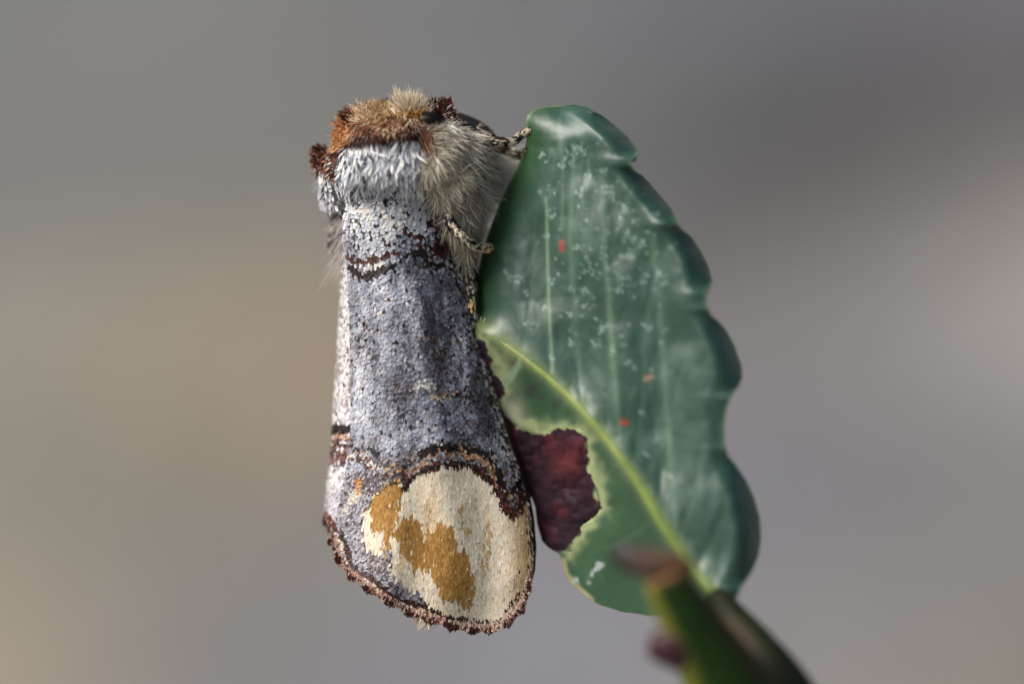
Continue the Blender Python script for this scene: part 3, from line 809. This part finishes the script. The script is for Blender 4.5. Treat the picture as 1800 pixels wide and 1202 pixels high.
def build_left_wing():
    vs_ = np.arange(384, 941, 4.0); nc = 36
    ph = np.linspace(.5, 2.5, nc)
    PH = np.tile(ph, len(vs_)); V = np.repeat(vs_, nc)
    def vend(ph): return 938 - 33 * np.clip((ph - .5) / 1.07, 0, 1)
    Vc = np.minimum(V, vend(PH))
    o = obj('forewing', lw_pos(PH, Vc) + np.array([1.5, 0, 1.5]), grid_faces(len(vs_), nc), M_membrane, moth, np.tile(lin((60, 54, 56)), (len(PH), 1)), label='left forewing rolled over the back, seen edge on as a white strip')
    A = []; B = []
    row = 0
    for v in np.arange(386, 936, 4.0):
        k = np.arange(.52, 2.45, .060) + (row % 2) * .030
        A.append(k); B.append(np.full(len(k), v)); row += 1
    a = np.concatenate(A); v = np.concatenate(B)
    keep = v < vend(a) - 2
    a = a[keep] + rng.normal(0, .006, keep.sum()); v = v[keep] + rng.normal(0, .9, keep.sum())
    n = len(a)
    p = lw_pos(a, v)
    d = norm(lw_pos(a, v + 2) - lw_pos(a, v - 2)); x = norm(lw_pos(a + .02, v) - lw_pos(a - .02, v))
    nr = norm(np.cross(d, x)); cen = p - np.array([720, 0, 90]); cen[:, 1] = 0
    nr = np.where((np.sum(nr * cen, 1) < 0)[:, None], -nr, nr)
    col = palette(n, [((220, 217, 216), 6), ((200, 196, 200), 3), ((176, 168, 172), 1)])
    def put(m, pal, prob):
        m = m & (rng.random(n) < prob)
        if m.any(): col[m] = palette(int(m.sum()), pal)
    put(np.ones(n, bool), [((70, 58, 58), 2), ((104, 78, 72), 2)], .08)
    put((noise(a * 5, v / 20, 3) > .62) & (v < 735), [((166, 150, 152), 2), ((140, 118, 116), 1)], .35)
    jv = v + rng.normal(0, 2, n)
    put((jv > 739) & (jv < 757), [((20, 15, 15), 3), ((40, 26, 22), 1)], .96)
    put((jv > 757) & (jv < 764), [((186, 150, 132), 1)], .8)
    put((jv > 764) & (jv < 814), [((92, 56, 50), 3), ((140, 110, 108), 2), ((64, 36, 34), 2)], .85)
    put((jv > 850), [((176, 172, 184), 3), ((204, 198, 200), 2)], .8)
    put((jv > 888) & (v > vend(a) - 26), [((86, 44, 36), 3), ((190, 150, 134), 1)], .8)
    s = np.full(n, 1.0)
    pp, f, own = scales(p + nr * .8, d, nr, 9.6 * (.85 + .3 * rng.random(n)), 7.4 * (.85 + .3 * rng.random(n)), 2.2 + rng.normal(0, .5, n), rng.normal(0, .1, n))
    obj('wing_scales', pp, f, M_scale, o, col[own], smoothf=False, kind='stuff')
    b = Bag()
    n = 700
    a = rng.uniform(.5, 2.4, n); v = vend(a) - rng.uniform(0, 8, n)
    root = lw_pos(a, v)
    out = root - np.array([720, 0, 90]); out[:, 1] = 0; out = norm(out)
    lump = np.sin(a * 14) * .5 + .5
    c0 = palette(n, [((208, 176, 160), 3), ((96, 46, 36), 2)])
    ct = np.where((rng.random(n) < .3 + .5 * lump)[:, None], palette(n, [((66, 28, 22), 1)]), palette(n, [((196, 158, 140), 1)]))
    b.add(*strands(root, np.stack([np.full(n, -.1), np.ones(n), np.zeros(n)], 1) + out * .15, out, 11 + 6 * lump + rng.normal(0, 1.5, n), np.full(n, 4.), c0, ct, rng.normal(0, .08, (n, 3)), taper=.6))
    b.build('fringe', M_fur, o, kind='stuff')
build_left_wing()

def build_hindwing():
    # dark hindwing folded under the forewing, peeping past the leading edge
    E = [(560, 828), (640, 858), (720, 884), (780, 903), (830, 919), (870, 932), (910, 939), (960, 943), (1000, 941), (1035, 932), (1060, 919), (1075, 905)]
    vs_ = np.arange(560, 1076, 5.0); nc = 16
    V = np.repeat(vs_, nc); t = np.tile(np.linspace(0, 1, nc), len(vs_))
    uR = interp(E, V)
    u = uR - 160 * (1 - t); w = interp(DR, V) + 14 + 34 * (t - .9) ** 2 * 4 + (fbm(u / 30, V / 40, 3) - .5) * 4
    o = obj('hindwing', np.stack([u, V, w], 1), grid_faces(len(vs_), nc), M_hind, moth)
    sm = o.modifiers.new('thickness', 'SOLIDIFY'); sm.thickness = 4 * U
build_hindwing()

# ------------------------------------------------------------------ moth: body and hair
BL = [(172, 692), (180, 652), (190, 624), (205, 609), (230, 600), (255, 590), (270, 570), (285, 561), (300, 560), (330, 568), (360, 580), (385, 593), (400, 602), (450, 618), (520, 640), (700, 660), (900, 690), (1000, 730)]
BR = [(172, 735), (180, 765), (190, 780), (205, 792), (215, 806), (228, 832), (242, 846), (260, 856), (280, 862), (310, 862), (340, 857), (370, 848), (400, 842), (430, 833), (460, 830), (500, 822), (560, 800), (700, 800), (900, 790), (1000, 760)]
def body_front(u, v):
    l = smooth(BL, v, 4); r = smooth(BR, v, 4)
    cu = (l + r) / 2; ru = (r - l) / 2
    x = np.clip((u - cu) / ru, -1, 1)
    rw = np.interp(v, [172, 200, 240, 300, 400, 500, 1000], [26, 70, 108, 122, 112, 70, 40])
    wc = np.interp(v, [172, 240, 300, 400, 500, 1000], [66, 92, 100, 108, 112, 75])
    pw = np.where(x < 0, 3.6, 2.2)
    front = wc - rw * np.sqrt(np.maximum(1 - np.abs(x) ** pw, 0))
    # locks and hollows of the breast
    front = front + (fbm(u / 26, v / 34, 77, 2) - .5) * 34 * sstep(745, 775, u) * sstep(880, 850, u)
    # thoracic shield stands proud of the flank, groove along its right side
    g = sstep(752, 718, u - np.clip(v - 300, 0, 200) * .3) * sstep(170, 250, v) * sstep(420, 330, v)
    front = front - 6 * g
    # raised collar
    front = front - 12 * np.exp(-((v - 232 + (u - 680) * .12) / 16) ** 2) * sstep(590, 640, u) * sstep(745, 715, u)
    # hollow where the wings run over it
    front = front + 66 * sstep(285, 400, v) * sstep(790, 745, u - np.clip(v - 340, 0, 200) * .3)
    return front, wc, rw

def build_body():
    vs_ = np.concatenate([np.arange(172, 480, 5.), np.arange(480, 1001, 20.)]); n = 56
    V = np.repeat(vs_, n); th = np.tile(np.linspace(0, 2 * np.pi, n, endpoint=False), len(vs_))
    l = smooth(BL, V, 4); r = smooth(BR, V, 4)
    u = (l + r) / 2 + (r - l) / 2 * np.cos(th)
    fr, wc, rw = body_front(u, V)
    w = np.where(np.sin(th) > 0, fr, wc + rw * np.abs(np.sin(th)))
    w = np.where(np.sin(th) > 0, np.minimum(w, wc + 20), w)
    pts = np.stack([u, V, w], 1)
    m = len(vs_)
    i = np.arange(m * n).reshape(m, n)
    q = np.stack([i[:-1], np.roll(i[:-1], -1, 1), np.roll(i[1:], -1, 1), i[1:]], -1).reshape(-1, 4)
    pts = np.concatenate([pts, [[713, 168, 66], [745, 1004, 75]]])
    c0 = m * n
    t0 = np.stack([i[0], np.full(n, c0), np.roll(i[0], -1)], -1); t1 = np.stack([np.roll(i[-1], -1), np.full(n, c0 + 1), i[-1]], -1)
    return obj('body', pts, [q, np.concatenate([t0, t1])], M_skin, moth)
body = build_body()

BLUE = [((214, 213, 216), 6), ((186, 192, 206), 3), ((238, 236, 232), 4), ((120, 122, 134), 1.2), ((48, 42, 46), 1.1)]  # darkest entries stand in for shaded gaps between the hairs
REDB = [((62, 26, 18), 4), ((42, 18, 15), 4), ((92, 42, 24), 1.5), ((196, 172, 150), .3)]
ORNG = [((216, 160, 108), 4), ((196, 136, 84), 3), ((228, 184, 138), 2), ((96, 50, 30), .4)]
BRWN = [((140, 88, 54), 3), ((98, 54, 34), 3), ((186, 146, 110), 1.6), ((50, 28, 20), 2), ((226, 206, 180), .5)]
TANP = [((172, 142, 96), 4), ((192, 162, 116), 3), ((146, 114, 72), 2), ((216, 194, 156), 1)]
WHTF = [((240, 226, 202), 4), ((224, 206, 176), 2), ((206, 186, 156), 1)]
GOLD = [((186, 138, 64), 4), ((158, 110, 48), 2), ((208, 168, 96), 2)]
MARN = [((78, 32, 30), 4), ((54, 24, 22), 3), ((112, 62, 52), 1.5), ((214, 200, 186), .6)]
GREY = [((184, 174, 156), 4), ((206, 198, 182), 4), ((134, 127, 112), 2), ((88, 80, 68), 1.2), ((208, 198, 168), 1.2)]
CHEEK = [((134, 82, 58), 3), ((104, 64, 48), 2), ((168, 150, 132), 1.5)]
TEGU = [((72, 34, 24), 4), ((118, 66, 40), 2), ((216, 206, 196), 1.6), ((34, 20, 18), 1.5), ((170, 92, 50), 1)]
FUZZ = [((186, 176, 170), 3), ((150, 138, 132), 2), ((214, 206, 198), 1.4), ((70, 58, 54), 1)]
# name: polygon, palette, direction(u,v), lift, length, width, count, noise swirl
REG = [
    (c1((300, 700), (420, 680), (560, 660), (720, 640), (760, 700), (700, 760), (560, 800), (420, 850), (320, 860)), [((226, 224, 222), 4), ((204, 203, 208), 3), ((120, 116, 120), .7), ((52, 44, 44), .8)], (.04, 1), .06, 15, 5.2, 620, .25),
    (c1((700, 300), (800, 275), (850, 262), (1000, 300), (1150, 370), (1215, 430), (1225, 600), (1160, 780), (1085, 920), (1050, 1010), (1010, 1040), (950, 980), (930, 900), (850, 740), (760, 600), (725, 420)),
     GREY, None, .30, 33, 2.2, 9500, .9),
    (c1((800, 270), (860, 258), (1000, 300), (1140, 370), (1130, 420), (960, 420), (860, 380)), GREY[:2] + [((70, 62, 58), 1.4), ((222, 218, 208), 2)], (.9, .42), .3, 40, 2.4, 900, .3),
    (c1((745, 420), (800, 430), (850, 620), (900, 800), (950, 960), (930, 960), (860, 820), (760, 620)), GREY, (.22, 1), .3, 36, 2.2, 700, .4),
    (c1((705, 285), (800, 280), (800, 400), (740, 420), (715, 360)), CHEEK, (.2, .7), .5, 30, 2.4, 420, .4),
    # thorax
    (c1((100, 535), (190, 560), (270, 590), (320, 780), (310, 920), (250, 900), (195, 790), (140, 660)), BLUE, (.12, 1), .14, 18, 4.4, 1900, .25),
    (c1((255, 440), (330, 400), (420, 365), (560, 372), (640, 345), (715, 365), (735, 480), (750, 610), (690, 640), (670, 665), (590, 715), (540, 700), (480, 760), (420, 740), (380, 800), (310, 820), (275, 640), (258, 520)), BLUE, (.02, 1), .12, 24, 4.0, 4200, .45),
    (c1((330, 600), (480, 560), (560, 560), (560, 690), (480, 740), (400, 780), (330, 800)), BLUE[:1] + BLUE[2:3] + [((206, 203, 198), 3), ((60, 52, 54), .6)], (.05, 1), .08, 20, 5, 700, .35),
    (c1((560, 470), (700, 460), (745, 600), (700, 640), (600, 640)), BLUE[:3] + [((214, 210, 204), 4)], (.15, 1), .1, 15, 6.5, 420, .1),
    (c1((85, 445), (130, 425), (250, 420), (290, 520), (280, 600), (190, 565), (100, 545)), TEGU, (-.75, .35), .2, 18, 3.6, 1000, .3),
    (c1((245, 470), (255, 410), (300, 380), (400, 340), (560, 350), (640, 300), (720, 300), (725, 360), (640, 358), (560, 385), (410, 380), (320, 415), (275, 480)), REDB, (.05, 1), .28, 14, 3.6, 2100, .25),
    (c1((300, 400), (345, 290), (430, 240), (560, 240), (660, 250), (720, 300), (640, 325), (560, 355), (410, 345), (300, 400)), BRWN, (-.3, .9), .2, 18, 2.6, 2200, .3),
    (c1((480, 300), (640, 285), (690, 310), (640, 330), (500, 335)), BRWN[:1] + [((206, 178, 146), 3), ((226, 206, 180), 1)], (.05, 1), .4, 16, 3, 180, .3),
    (c1((260, 205), (330, 250), (320, 320), (275, 400), (215, 420), (200, 395), (225, 310)), ORNG, (-.7, .45), .14, 16, 3.0, 2200, .2),
    (c1((262, 195), (320, 195), (420, 260), (360, 290), (300, 250)), [((96, 44, 24), 3), ((58, 26, 18), 3), ((160, 96, 56), 1)], (-.45, -.6), .3, 24, 3.6, 300, .35),
    (c1((330, 230), (360, 165), (440, 140), (590, 135), (640, 240), (560, 258), (430, 262)), TANP, (-.1, .75), .14, 16, 2.4, 2600, .2),
    (c1((330, 215), (350, 165), (430, 140), (440, 200), (400, 240)), [((206, 176, 140), 3), ((176, 136, 102), 3), ((226, 204, 174), 2)], (-.4, -.6), .45, 26, 2.6, 420, .4),
    (c1((590, 190), (620, 130), (700, 110), (770, 150), (770, 200), (700, 180), (640, 215)), WHTF, (-.02, -1), .35, 30, 3.0, 560, .4),
    (c1((630, 210), (660, 165), (740, 180), (770, 205), (730, 225), (660, 235)), GOLD, (-.3, .6), .6, 20, 2.6, 420, .5),
    (c1((650, 225), (690, 225), (690, 300), (650, 280)), WHTF + BRWN, (-.1, .9), .4, 22, 2.4, 120, .4),
]
def build_fur():
    b = Bag()
    for gi, (poly, pal, dr, lift, L, W, N, sw) in enumerate(REG):
        if pal is REDB: poly = [(x, y - 6) for x, y in poly]
        if pal is BRWN: poly = [(x, y - 8) for x, y in poly]
        xs = [q[0] for q in poly]; ys = [q[1] for q in poly]
        k = N * 6
        u = rng.uniform(min(xs), max(xs), k); v = rng.uniform(min(ys), max(ys), k)
        m = inpoly(u, v, poly); u = u[m][:N]; v = v[m][:N]
        n = len(u)
        if dr is not None:
            hl = math.hypot(*dr); sh = .12 if pal is TANP else .40; u = u - dr[0] / hl * L * sh; v = np.maximum(v - dr[1] / hl * L * sh, 176)
        # keep roots on the body
        l = smooth(BL, v, 4) + 1; r = smooth(BR, v, 4) - 1
        u = np.clip(u, l, r)
        e = 1.5
        w, wc, _ = body_front(u, v); w = np.minimum(w, wc + 20)
        wx = (np.minimum(body_front(np.minimum(u + e, r), v)[0], wc + 20) - np.minimum(body_front(np.maximum(u - e, l), v)[0], wc + 20)) / np.maximum(np.minimum(u + e, r) - np.maximum(u - e, l), .2)
        wy = (body_front(u, v + e)[0] - body_front(u, v - e)[0]) / (2 * e)
        onw = (u < interp(WR, v) - 6) & (v > 318) & (u > smooth(SEAM, v)) & (dr is not None)
        ww_ = wing_w(u, v) - 1.5
        w = np.where(onw, np.minimum(w, ww_), w)
        nr = norm(np.stack([np.clip(wx, -4, 4), np.clip(wy, -3, 3), -np.ones(n)], 1))
        if dr is None:
            # belly: hair swirls from the shoulder down and outward, gathered in locks
            du = np.interp(u, [735, 790, 880], [.25, .55, .8]) * np.interp(v, [220, 300, 420, 470], [1.2, 1.0, .5, .15]); dv = np.interp(v, [220, 300, 400], [.35, .75, 1.0])
        else:
            du = np.full(n, dr[0]); dv = np.full(n, dr[1])
        ang = (fbm(u / 22, v / 22, 200 + gi, 2) - .5) * 2 * 1.6 * sw + rng.normal(0, .16 + .2 * sw, n)
        cu, sn = np.cos(ang), np.sin(ang)
        du, dv = du * cu - dv * sn, du * sn + dv * cu
        d = np.stack([du, dv, np.zeros(n)], 1)
        d = d - nr * np.sum(d * nr, 1)[:, None]
        d = norm(d) + nr * (lift + rng.normal(0, .1, n))[:, None]
        ln = L * (.65 + .6 * rng.random(n)); wd = W * (.7 + .6 * rng.random(n))
        c = palette(n, pal)
        lockc = ((.78 + .44 * fbm(u / 13, v / 13, 300 + gi, 2)) if pal is not GREY else (.45 + 1.1 * fbm(u / 17, v / 20, 300 + gi, 2)))[:, None]
        c = c * lockc
        tipc = c * (1.12 if pal is GREY else 1.05)
        bend = -nr * (lift * .55 * rng.random(n))[:, None] + rng.normal(0, .10 + .2 * sw, (n, 3)) + np.array([0, .12, 0])
        b.add(*strands(np.stack([u, v, w], 1), d, nr, ln, wd, c * .9, tipc, bend, taper=.2 if pal in (BLUE, TEGU) else .08, swell=pal in (BLUE, TEGU)))
    # coat round the far side of the body
    n = 5200
    v = 178 + (460 - 178) * rng.random(n) ** .9; th = rng.uniform(np.pi * .98, 2.02 * np.pi, n)
    l = smooth(BL, v, 4); r = smooth(BR, v, 4)
    _, wc, rw = body_front((l + r) / 2, v)
    u = (l + r) / 2 + (r - l) / 2 * np.cos(th); w = wc + rw * np.abs(np.sin(th))
    nr = norm(np.stack([np.cos(th) / (r - l) * 2, np.zeros(n), -np.sin(th) / rw], 1))
    belly = u > 745
    top = (v < 262) & ~belly
    c = palette(n, BLUE)
    c[belly] = palette(int(belly.sum()), GREY); c[top] = palette(int(top.sum()), BRWN)
    lft = np.where(belly, .35, .22)
    d = np.stack([np.zeros(n), np.ones(n), np.zeros(n)], 1) + nr * lft[:, None] + rng.normal(0, .2, (n, 3))
    b.add(*strands(np.stack([u, v, w], 1), d, nr, np.where(belly, 46, 26) * (.6 + .6 * rng.random(n)), np.where(belly, 2.2, 4.2), c * .9, c, rng.normal(0, .15, (n, 3)), taper=.2))
    # tall pale crown tuft, dark crests of collar and far shoulder, front tuft over the eye
    def tuft(n, cen, spread, d0, dsp, L, W, pal, tip=None):
        p = np.array(cen) + np.clip(rng.normal(0, 1, (n, 3)), -1.9, 1.9) * np.array(spread)
        d = np.array(d0) + rng.normal(0, 1, (n, 3)) * dsp + (p - np.array(cen)) / (np.array(spread) * 6 + 1)
        c = palette(n, pal); t = palette(n, tip) if tip else c * 1.05
        b.add(*strands(p, d, np.tile([0, 0, -1.], (n, 1)), L * (.6 + .6 * rng.random(n)), np.full(n, W) * (.7 + .6 * rng.random(n)), c * .9, t, rng.normal(0, .15, (n, 3)), taper=.2 if pal in (BLUE, TEGU) else .08, swell=pal in (BLUE, TEGU)))
    tuft(520, (722, 190, 18), (11, 6, 10), (-.02, -1, -.25), .25, 21, 2.4, WHTF)
    tuft(160, (707, 187, 18), (5, 4, 8), (-.25, -1, -.1), .2, 26, 2.6, WHTF)
    tuft(160, (742, 194, 34), (6, 6, 9), (.5, -.5, -.3), .35, 18, 2.4, WHTF[1:] + [((170, 160, 150), 2)])
    tuft(260, (727, 203, 4), (10, 5, 4), (-.1, .3, -1), .45, 15, 2.6, GOLD)
    tuft(220, (646, 194, 34), (10, 6, 12), (-.4, -.7, -.2), .25, 13, 2.2, [((214, 188, 156), 3), ((190, 152, 116), 2)])
    tuft(200, (680, 190, 24), (18, 5, 10), (-.2, -.7, -.2), .2, 9, 2.0, TANP)
    tuft(260, (612, 209, 42), (6, 6, 16), (-.5, -.55, -.1), .25, 12, 2.8, [((92, 42, 24), 3), ((56, 26, 18), 2), ((176, 110, 66), 1.5)])
    tuft(420, (603, 235, 42), (7, 14, 14), (-.5, .1, -.3), .25, 12, 3.2, ORNG)
    tuft(420, (564, 278, 76), (6, 10, 14), (-.7, 0, -.2), .25, 9, 3.4, TEGU, [((96, 40, 22), 3), ((150, 70, 36), 2), ((50, 24, 18), 2)])
    tuft(800, (578, 320, 62), (8, 22, 13), (.1, 1, -.2), .14, 13, 4.2, BLUE)
    # front tuft of dark red palp hair
    tuft(620, (773, 190, 34), (10, 7, 12), (.25, -.75, -.25), .25, 9, 3.0, MARN)
    tuft(460, (785, 203, 32), (7, 7, 10), (.6, -.1, -.4), .25, 9, 2.8, MARN + [((214, 200, 188), 2)])
    tuft(200, (790, 214, 44), (8, 6, 10), (.55, .4, -.4), .3, 10, 2.8, MARN)
    # brow and cheek hair around the eye
    tuft(70, (720, 222, 6), (4, 9, 5), (-.05, .8, -.3), .25, 16, 2.2, WHTF + BRWN)
    tuft(300, (750, 230, -8), (13, 3, 4), (.15, -.55, -.4), .3, 13, 2.2, GREY + CHEEK)
    tuft(170, (788, 228, 10), (10, 4, 6), (.75, .45, -.4), .25, 34, 2.3, [((222, 218, 208), 3), ((150, 144, 134), 2), ((60, 52, 50), 1.2)])
    # hairs of the far side by the back and pale fluff added as the bright patch between breast and leaf
    tuft(320, (604, 402, 84), (7, 22, 14), (-.26, 1, -.1), .2, 28, 2.2, FUZZ)
    tuft(90, (596, 412, 88), (4, 7, 6), (-.3, 1, -.2), .2, 16, 3, [((44, 34, 32), 1)])
    tuft(90, (600, 440, 90), (5, 16, 14), (-.45, 1, 0), .16, 48, 1.6, FUZZ[:1] + FUZZ[2:3])
    tuft(800, (887, 312, 135), (9, 28, 14), (.40, .75, 0), .3, 32, 2.4, [((240, 236, 228), 3), ((224, 218, 206), 2)])
    b.build('fur', M_fur, body, kind='stuff')
build_fur()

def build_eye(cx, cy, cz, r):
    m, n = 18, 28
    ph = np.linspace(0.05, np.pi - .05, m); th = np.linspace(0, 2 * np.pi, n, endpoint=False)
    PH, TH = np.meshgrid(ph, th, indexing='ij')
    pts = np.stack([cx + r * 1.22 * np.cos(PH).ravel(), cy + r * .64 * (np.sin(PH) * np.cos(TH)).ravel(), cz + r * (np.sin(PH) * np.sin(TH)).ravel()], 1)
    i = np.arange(m * n).reshape(m, n)
    q = np.stack([i[:-1], np.roll(i[:-1], -1, 1), np.roll(i[1:], -1, 1), i[1:]], -1).reshape(-1, 4)
    obj('eye', pts, q, M_eye, moth)
build_eye(754, 211, 10, 23)
build_eye(742, 214, 150, 22)

def leg(path, radii, bands, tipcol=None, scale_len=9, n_sc=700, base=((34, 28, 27), (196, 182, 156)), claw=True):
    """banded, scale-clad leg; bands: list of arc fractions (start, end) that are dark"""
    q = curve(path, 40)
    rad = np.interp(np.linspace(0, 1, 40), np.linspace(0, 1, len(radii)), radii)
    p, f = tube(q, rad, 12)
    o = obj('leg', p, f, M_legskin, moth)
    t = norm(np.gradient(q, axis=0))
    k = rng.uniform(0, 1, n_sc); th = rng.uniform(0, 2 * np.pi, n_sc)
    kk = k * 38.99; i = kk.astype(int); fr = (kk - i)[:, None]
    c = q[i] * (1 - fr) + q[i + 1] * fr; tt = t[i]
    s = norm(np.cross(tt, np.array([0, 0, 1.]))); bb = np.cross(s, tt)
    nr = s * np.cos(th)[:, None] + bb * np.sin(th)[:, None]
    r = rad[i]
    kj = k + rng.normal(0, .015, n_sc)
    dark = np.zeros(n_sc, bool)
    for a, e in bands: dark |= (kj > a) & (kj < e)
    streak = noise(th * 1.6, kj * 9, 5) > .62
    dark ^= streak & (rng.random(n_sc) < .7)
    col = np.where(dark[:, None], palette(n_sc, [(base[0], 3), ((20, 16, 16), 2)]), palette(n_sc, [(base[1], 3), ((216, 204, 180), 2)]))
    if tipcol is not None:
        m = k > .80
        m &= ~(dark & (rng.random(n_sc) < .5))
        col[m] = palette(int(m.sum()), [(tipcol, 1)])
    bag = Bag()
    bag.add(*strands(c + nr * (r * .92)[:, None], tt + nr * .14, nr, scale_len * (.7 + .6 * rng.random(n_sc)), np.full(n_sc, 3.6), col, col, rng.normal(0, .05, (n_sc, 3)), taper=.5))
    bag.build('leg_scales', M_fur, o, kind='stuff')
    if claw:
        for s_ in (-1, 1):
            e = q[-1]; d = t[-1]
            pp = curve([e - d * 3, e + d * 4 + np.array([0, 1.5, 3 * s_]), e + d * 7 + np.array([0, 5, 4 * s_])], 8)
            p2, f2 = tube(pp, np.linspace(1.9, .4, 8), 6)
            obj('claw', p2, f2, M_claw, o)

# forelegs reaching for the leaf, mid leg on its edge, a hind foot under the wing
def lw1(u, v): return float(leaf_w(np.array([float(u)]), np.array([float(v)]))[0])
leg([(800, 226, 52), (826, 232, 46), (853, 247, 40), (876, 249, 44), (897, 250, 52), (914, 240, 62), (931, 230, lw1(933, 231) - 2)], [13, 11, 8.5, 7.5, 7, 6.5, 5.5], [(.0, .28), (.40, .58), (.66, .72), (.80, .88)], n_sc=1000)
leg([(800, 214, 92), (826, 224, 90), (850, 238, 88), (868, 254, 88), (892, 265, 92), (910, 272, 94), (926, 266, lw1(929, 266) + 4)], [18, 18, 17, 10, 8, 7, 6], [(0, .62), (.72, .80), (.86, .92)], n_sc=900, base=((24, 20, 20), (150, 134, 116)))
leg([(784, 378, 14), (796, 398, 0), (810, 413, -8), (824, 426, -4), (838, 434, 12), (850, 436, 32), (862, 436, lw1(864, 436) - 3)], [10, 9, 7.5, 7, 7.5, 7.5, 8], [(.0, .34), (.44, .50), (.58, .64), (.72, .77)], (232, 200, 150), n_sc=850)
leg([(812, 420, 96), (822, 470, 92), (826, 510, 76), (829, 546, 62)], [20, 18, 11, 6], [(0, .5)], (226, 190, 140), n_sc=260, claw=False)
leg([(600, 380, 118), (590, 408, 126), (588, 436, 140), (610, 470, 170)], [13, 12, 10, 8], [(.2, .6)], n_sc=400, base=((50, 40, 38), (150, 140, 134)), claw=False)
leg([(850, 360, 150), (876, 345, 140), (900, 330, 132), (912, 318, lw1(914, 305) + 20)], [9, 8, 7, 6], [(.3, .45)], n_sc=400, base=((120, 110, 100), (226, 220, 208)), claw=False)  # far leg added with pale scales to fill the bright patch there

# antenna laid back along the far side of the head
q = curve([(744, 196, 30), (752, 190, 40), (756, 194, 60), (750, 215, 110), (720, 262, 190), (690, 340, 225)], 50)
p, f = tube(q, np.linspace(4.2, 1.4, 50), 8)
obj('antenna', p, f, mat('antenna', (150, 120, 92), rough=.6, vary=.3), moth)
q = curve([(722, 200, 130), (716, 196, 150), (706, 210, 175), (690, 260, 215), (670, 340, 235)], 40)
p, f = tube(q, np.linspace(4.2, 1.4, 40), 8)
obj('antenna', p, f, bpy.data.materials['antenna'], moth)
